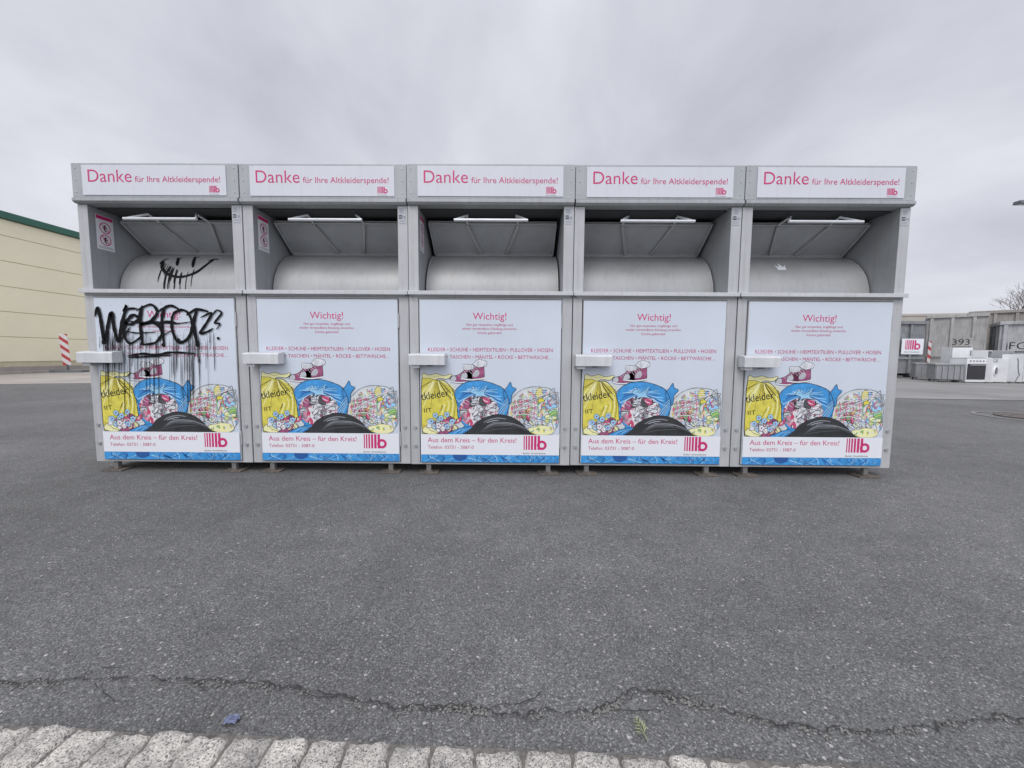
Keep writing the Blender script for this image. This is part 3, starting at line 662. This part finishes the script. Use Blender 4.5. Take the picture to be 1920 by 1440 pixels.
def roll_container(name,loc,rot,w,l,h,col,label,txt=None,logo_=False,stripe=False,tx=1.,tw=.62):
    m=mat(name+'_paint_%02d'%int(col[0]*100),col,.6,.1,2.,.3,.1,10,streak=.35); root=empty('waste_container',loc,label,'waste container','waste containers in the yard',rot)
    mb=MB(); t=.05
    mb.box(0,w,0,t,.18,h,m); mb.box(0,w,l-t,l,.18,h,m); mb.box(0,t,t,l-t,.18,h,m); mb.box(w-t,w,t,l-t,.18,h,m); mb.box(t,w-t,t,l-t,.18,.25,m)
    k=0
    while k*.62<w-.1:
        mb.box(k*.62+.02,k*.62+.12,-.07,-.001,.2,h-.13,m); k+=1
    k=0
    while k*.62<l-.1:
        mb.box(-.07,-.001,k*.62+.02,k*.62+.12,.2,h-.13,m); mb.box(w+.001,w+.07,k*.62+.02,k*.62+.12,.2,h-.13,m); k+=1
    mb.box(-.09,w+.09,-.09,.02,h-.125,h+.01,m); mb.box(-.09,w+.09,l-.02,l+.09,h-.125,h+.01,m)
    mb.box(-.09,.02,.021,l-.021,h-.125,h+.01,m); mb.box(w-.02,w+.09,.021,l-.021,h-.125,h+.01,m)
    mb.box(-.02,w+.02,-.085,-.0715,h*.33,h*.33+.08,m)
    mb.obj('container_body',root,.01)
    for xa,xb in((.3,.45),(w-.45,w-.3)):
        mb=MB(); mb.box(xa,xb,.02,l-.1,.06,.179,M_edge); mb.obj('skid_rail',root)
        mb=MB(); mb.tube((xa-.02,.2,.10),(xb+.02,.2,.10),.10,.10,M_edge,14); mb.obj('roller',root)
    if txt:
        mb=MB(); D=Draw(mb,idmap(-.0745)); mb.box(tx-tw*.6,tx+tw*.6,-.0735,-.0715,h*.5-.02,h*.5+.36,m); text(D,txt,tx,h*.5+.05,tw,M_ink,1,3,.0,'c'); mb.obj('lettering',root)
    if logo_:
        mb=MB(); mb.box(w-1.0,w-.08,-.095,-.0865,1.0,1.66,M_white); D=Draw(mb,idmap(-.097)); logo(D,w-.85,1.2,.40,M_pink,1); mb.obj('company_sign',root)
    if stripe:
        for xx in stripe:
            mb=MB(); mb.box(xx,xx+.10,-.10,-.0915,.35,1.6,M_str); mb.obj('warning_stripe',root)
    return root
roll_container('container',(12.6,13.9,0),0,5.,2.3,2.4,(.24,.25,.26),'dark grey ribbed roll-off container with company sign on its side',logo_=True)
roll_container('container',(18.9,14.95,0),-.78,1.62,2.0,2.75,(.42,.42,.41),'light grey roll-off waste container numbered 393',txt='393',stripe=[.02],tx=.98,tw=.5)
roll_container('container',(21.9,15.9,0),-.78,2.2,4,3.05,(.33,.31,.285),'tall weathered brownish grey waste container',stripe=[.02])
roll_container('container',(20.15,13.3,0),-.75,3.4,2.0,2.35,(.43,.44,.45),'light grey container lettered FG',txt='FG',tx=.42,tw=.44)
M_app=mat('appliance_white',(.74,.75,.76),.35,0,3,.08); M_appg=mat('appliance_grey',(.30,.31,.32),.45,.2,3,.15); M_glass=mat('appliance_dark',(.03,.03,.035),.2)
GR='discarded household appliances'
def washer(loc,rot,m=M_app,label='discarded white washing machine standing on the yard'):
    r=empty('washing_machine',loc,label,'washing machine',GR,rot)
    mb=MB(); mb.box(-.3,.3,0,.58,.03,.85,m)
    for a in(-.25,.25):
        for b in(.05,.5): mb.tube((a,b,0),(a,b,.0295),.02,.02,M_edge,8)
    mb.obj('casing',r,.012)
    mb=MB(); mb.box(-.29,.29,-.012,-.0005,.72,.84,M_appg); mb.tube((.2,-.012,.78),(.2,-.035,.78),.03,.026,m,14); mb.box(-.27,-.1,-.016,-.0125,.74,.82,m); mb.obj('control_panel',r,.003)
    mb=MB(); mb.tube((0,-.0005,.42),(0,-.03,.42),.19,.17,m,28); mb.tube((0,-.0305,.42),(0,-.045,.42),.13,.11,M_glass,24); mb.obj('door',r)
    return r
def fridge(loc,rot,h=1.2,label='discarded white refrigerator standing on the yard',m=M_app,split=.33):
    r=empty('refrigerator',loc,label,'refrigerator',GR,rot)
    mb=MB(); mb.box(-.29,.29,.05,.58,.04,h,m)
    for a in(-.25,.25): mb.tube((a,.1,0),(a,.1,.0395),.02,.02,M_edge,8)
    mb.obj('cabinet',r,.01)
    zz=h*(1-split)
    for k,(a,b) in enumerate([(.06,zz-.01),(zz+.01,h-.005)]):
        mb=MB(); mb.box(-.29,.29,0,.045,a,b,m); mb.box(.22,.25,-.03,-.0005,(a+b)/2-.1,(a+b)/2+.1,M_appg); mb.obj('door',r,.008)
    return r
def stove(loc,rot):
    r=empty('kitchen_stove',loc,'discarded stove with dark glass front','stove',GR,rot)
    mb=MB(); mb.box(-.3,.3,0,.58,0.03,.85,M_app); mb.box(-.3,.3,0,.58,.8505,.865,M_glass); mb.box(-.28,.28,.02,.5,0,.0295,M_edge); mb.obj('casing',r,.01)
    mb=MB(); mb.box(-.28,.28,-.02,-.0005,.12,.66,M_glass); mb.tube((-.22,-.05,.62),(.22,-.05,.62),.01,.01,M_bar,8)
    for k in(-.22,.22): mb.tube((k,-.05,.62),(k,-.021,.62),.008,.008,M_bar,6)
    mb.obj('oven_door',r,.004)
    for k in range(5):
        mb=MB(); mb.tube((-.2+.1*k,-.0005,.76),(-.2+.1*k,-.03,.76),.02,.017,M_edge,10); mb.obj('knob',r)
    return r
def crate(loc,rot):
    r=empty('collection_box',loc,'grey metal collection box on short feet','box',GR,rot)
    mb=MB(); mb.box(-.35,.35,0,.6,.1,.6,M_appg); mb.box(-.38,.38,-.03,.63,.6005,.66,M_appg)
    for k in range(5): mb.box(-.33+.15*k,-.29+.15*k,-.03,-.0005,.12,.58,M_appg)
    for a in(-.3,.3):
        for b in(.06,.54): mb.box(a-.03,a+.03,b-.03,b+.03,0,.0995,M_edge)
    mb.obj('box_body',r,.006); return r
crate((15.45,10.9,0),-.5)
crate((16.0,12.1,0),-.6)
stove((16.2,10.75,0),-.1)
washer((16.85,10.75,0),.5); washer((17.4,11.2,0),2.2)
fridge((17.0,11.9,0),-.3,1.25)
fridge((17.9,10.6,0),.2,1.0); fridge((18.45,10.65,0),.1,.95)
fridge((18.5,11.9,0),-.5,1.15,m=M_appg,label='discarded grey refrigerator standing behind the white appliances')
stove((17.75,12.05,0),-.6); fridge((19.2,11.4,0),-.5,1.05)
mb=MB(); mb.box(-.25,.25,0,.35,0,.28,M_app); mb.box(-.23,.1,-.012,-.0005,.03,.25,M_glass); mb.box(.13,.23,-.01,-.0005,.03,.25,M_appg)
o=mb.obj('microwave_oven',None,.006,loc=(16.78,10.87,.852)); o.rotation_euler=(0,0,.5); tag(o,'discarded microwave oven on top of a washing machine','microwave',GR)
mb=MB(); pts=[Vector((17.2,10.45,.86)),Vector((17.15,10.4,.6)),Vector((17.25,10.38,.3)),Vector((17.0,10.3,.05)),Vector((16.6,10.25,.02))]
q=[]
for i in range(len(pts)-1):
    for t in (0,.33,.66): q.append(pts[i].lerp(pts[i+1],t)+Vector((.03*math.sin(i*2+t*3),0,0)))
for a,b in zip(q,q[1:]): mb.tube(a,b,.014,.014,M_edge,6)
o=mb.obj('power_cable'); tag(o,'loose black cable hanging from the appliances','cable')

# street lamp
lp=empty('street_lamp',(23.62,15.2,-.3),'tall grey street lamp with flat head on a short arm','street lamp')
mb=MB(); mb.tube((0,0,.3),(0,0,8.05),.09,.05,M_bolt,14); mb.tube((0,0,.3),(0,0,1.2),.12,.12,M_bolt,14); mb.obj('pole',lp)
mb=MB(); mb.tube((0,0,8.0),(-.35,0,8.1),.035,.03,M_bolt,8); mb.obj('arm',lp)
mb=MB(); mb.prism([(-.16,8.04),(.16,8.04),(.13,8.17),(-.13,8.17)],-1.05,-.3,M_edge); mb.box(-1.0,-.4,-.09,.09,8.025,8.0395,M_signw); mb.obj('lamp_head',lp,.01)

# bare tree
M_bark=mat('bark',(.16,.14,.12),.9,0,8,.4,.5,30)
def tree(loc,seed,h):
    r=random.Random(seed); root=empty('bare_tree',loc,'leafless tree with fine twigs behind the yard wall','tree')
    tr=MB(); cw=MB(); tr.tube((0,0,0),(0,0,h*.35),.16,.12,M_bark,8)
    def grow(p,d,L,rad,dep):
        q=p+d*L; cw.tube(p,q,rad,rad*.65,M_bark,5 if dep<3 else 3,cap=False,smooth=True)
        if dep>=5: return
        for k in range(3 if dep<2 else 2):
            nd=(d+Vector((r.uniform(-.7,.7),r.uniform(-.7,.7),r.uniform(-.15,.5)))).normalized()
            grow(p+d*L*r.uniform(.6,1),nd,L*r.uniform(.68,.88),max(.010,rad*.58),dep+1)
    for k in range(4):
        grow(Vector((0,0,h*.33)),Vector((r.uniform(-.7,.7),r.uniform(-.5,.5),1)).normalized(),h*.2,.08,0)
    tr.obj('trunk',root); cw.obj('crown',root)
tree((51.8,37,0),3,9.4)
tree((56,35,0),9,8.)

# ------------------------------------------------------------ world
w=bpy.data.worlds.new('World'); scene.world=w; w.use_nodes=True; N=w.node_tree.nodes; L=w.node_tree.links
bg=N['Background']; tc=N.new('ShaderNodeTexCoord')
sep=N.new('ShaderNodeSeparateXYZ'); L.new(tc.outputs['Generated'],sep.inputs[0])
def M(op,a,b=None,clamp=False):
    n=N.new('ShaderNodeMath'); n.operation=op; n.use_clamp=clamp
    for i,x in enumerate((a,b)):
        if x is None: continue
        if isinstance(x,(int,float)): n.inputs[i].default_value=x
        else: L.new(x,n.inputs[i])
    return n.outputs[0]
zz=M('MAXIMUM',sep.outputs[2],0.0); den=M('ADD',zz,.38)
cx_=M('DIVIDE',sep.outputs[0],den); cy_=M('DIVIDE',sep.outputs[1],den)
cmb=N.new('ShaderNodeCombineXYZ'); L.new(cx_,cmb.inputs[0]); L.new(M('MULTIPLY',cy_,.8),cmb.inputs[1])
nz=N.new('ShaderNodeTexNoise'); nz.inputs['Scale'].default_value=2.1; nz.inputs['Detail'].default_value=7; nz.inputs['Roughness'].default_value=.52; nz.inputs['Distortion'].default_value=.3
L.new(cmb.outputs[0],nz.inputs['Vector'])
rp=N.new('ShaderNodeValToRGB'); e=rp.color_ramp.elements; e[0].position=.32; e[0].color=(.53,.54,.615,1); e[1].position=.70; e[1].color=(.77,.78,.85,1)
L.new(nz.outputs['Fac'],rp.inputs['Fac'])
hi=N.new('ShaderNodeMapRange'); hi.interpolation_type='SMOOTHSTEP'; hi.inputs[1].default_value=.62; hi.inputs[2].default_value=1.; hi.inputs[3].default_value=0.; hi.inputs[4].default_value=1.7; L.new(sep.outputs[2],hi.inputs[0])
bk=N.new('ShaderNodeMapRange'); bk.interpolation_type='SMOOTHSTEP'; bk.inputs[1].default_value=.2; bk.inputs[2].default_value=-.8; bk.inputs[3].default_value=0.; bk.inputs[4].default_value=.8; L.new(sep.outputs[1],bk.inputs[0])
k=M('ADD',M('ADD',hi.outputs[0],bk.outputs[0]),1.0)
sky=N.new('ShaderNodeTexSky'); sky.sky_type='NISHITA'; sky.sun_disc=False; sky.sun_elevation=math.radians(48); sky.sun_rotation=math.radians(198)
vm=N.new('ShaderNodeVectorMath'); vm.operation='SCALE'; L.new(rp.outputs[0],vm.inputs[0]); L.new(k,vm.inputs['Scale'])
vs_=N.new('ShaderNodeVectorMath'); vs_.operation='SCALE'; L.new(sky.outputs[0],vs_.inputs[0]); vs_.inputs['Scale'].default_value=.004
va=N.new('ShaderNodeVectorMath'); va.operation='ADD'; L.new(vm.outputs[0],va.inputs[0]); L.new(vs_.outputs[0],va.inputs[1])
L.new(va.outputs[0],bg.inputs['Color']); bg.inputs['Strength'].default_value=1.
sl=bpy.data.lights.new('sun','SUN'); sl.energy=1.2; sl.angle=math.radians(26); sl.color=(1,.97,.93)
so=bpy.data.objects.new('sun',sl); COL.objects.link(so)
so.rotation_euler=(math.radians(42),0,math.radians(-18))

# ------------------------------------------------------------ camera (least squares on the bin row's corners)
F=721.
def basis(p):
    cx,cy,cz,pi,ya,ro=p
    f=np.array([math.sin(ya)*math.cos(pi),math.cos(ya)*math.cos(pi),-math.sin(pi)]); r0=np.array([math.cos(ya),-math.sin(ya),0]); u0=np.cross(r0,f)
    r=math.cos(ro)*r0+math.sin(ro)*u0; u=-math.sin(ro)*r0+math.cos(ro)*u0
    return np.array([cx,cy,cz]),r,u,f
def pr(p,X):
    c,r,u,f=basis(p); d=np.array(X)-c; return (960+F*d@r/(d@f),720-F*d@u/(d@f))
C=[((-2.875,-.022,2.15),(132,303)),((-1.725,-.022,2.15),(449,307)),((-.575,-.022,2.15),(762,309)),((.575,-.022,2.15),(1077,310)),((1.725,-.022,2.15),(1397,310)),((2.875,-.022,2.15),(1722,309)),
((-2.875,0,.07),(183,861)),((-1.725,0,.07),(475,868)),((-.575,0,.07),(772,871)),((.575,0,.07),(1070,874)),((1.725,0,.07),(1368,877)),((2.875,0,.07),(1667,877)),
((-2.875,0,1.29),(152,547)),((2.875,0,1.29),(1697,554))]
p=np.array([.128,-2.72,.9,.087,0,.008])
for it in range(30):
    r_=np.array([a-b for X,q in C for a,b in zip(pr(p,X),q)]); J=np.zeros((len(r_),6))
    for j in range(6):
        q2=p.copy(); q2[j]+=1e-5; J[:,j]=(np.array([a-b for X,q in C for a,b in zip(pr(q2,X),q)])-r_)/1e-5
    p=p-np.linalg.lstsq(J,r_,rcond=None)[0]
c,r,u,f=basis(p)
cam=bpy.data.cameras.new('camera'); co=bpy.data.objects.new('camera',cam); COL.objects.link(co)
cam.sensor_width=36; cam.lens=36*F/1920; cam.clip_start=.05; cam.clip_end=2000
m=Matrix.Identity(4)
for i in range(3): m[i][0]=r[i];m[i][1]=u[i];m[i][2]=-f[i];m[i][3]=c[i]
co.matrix_world=m; scene.camera=co
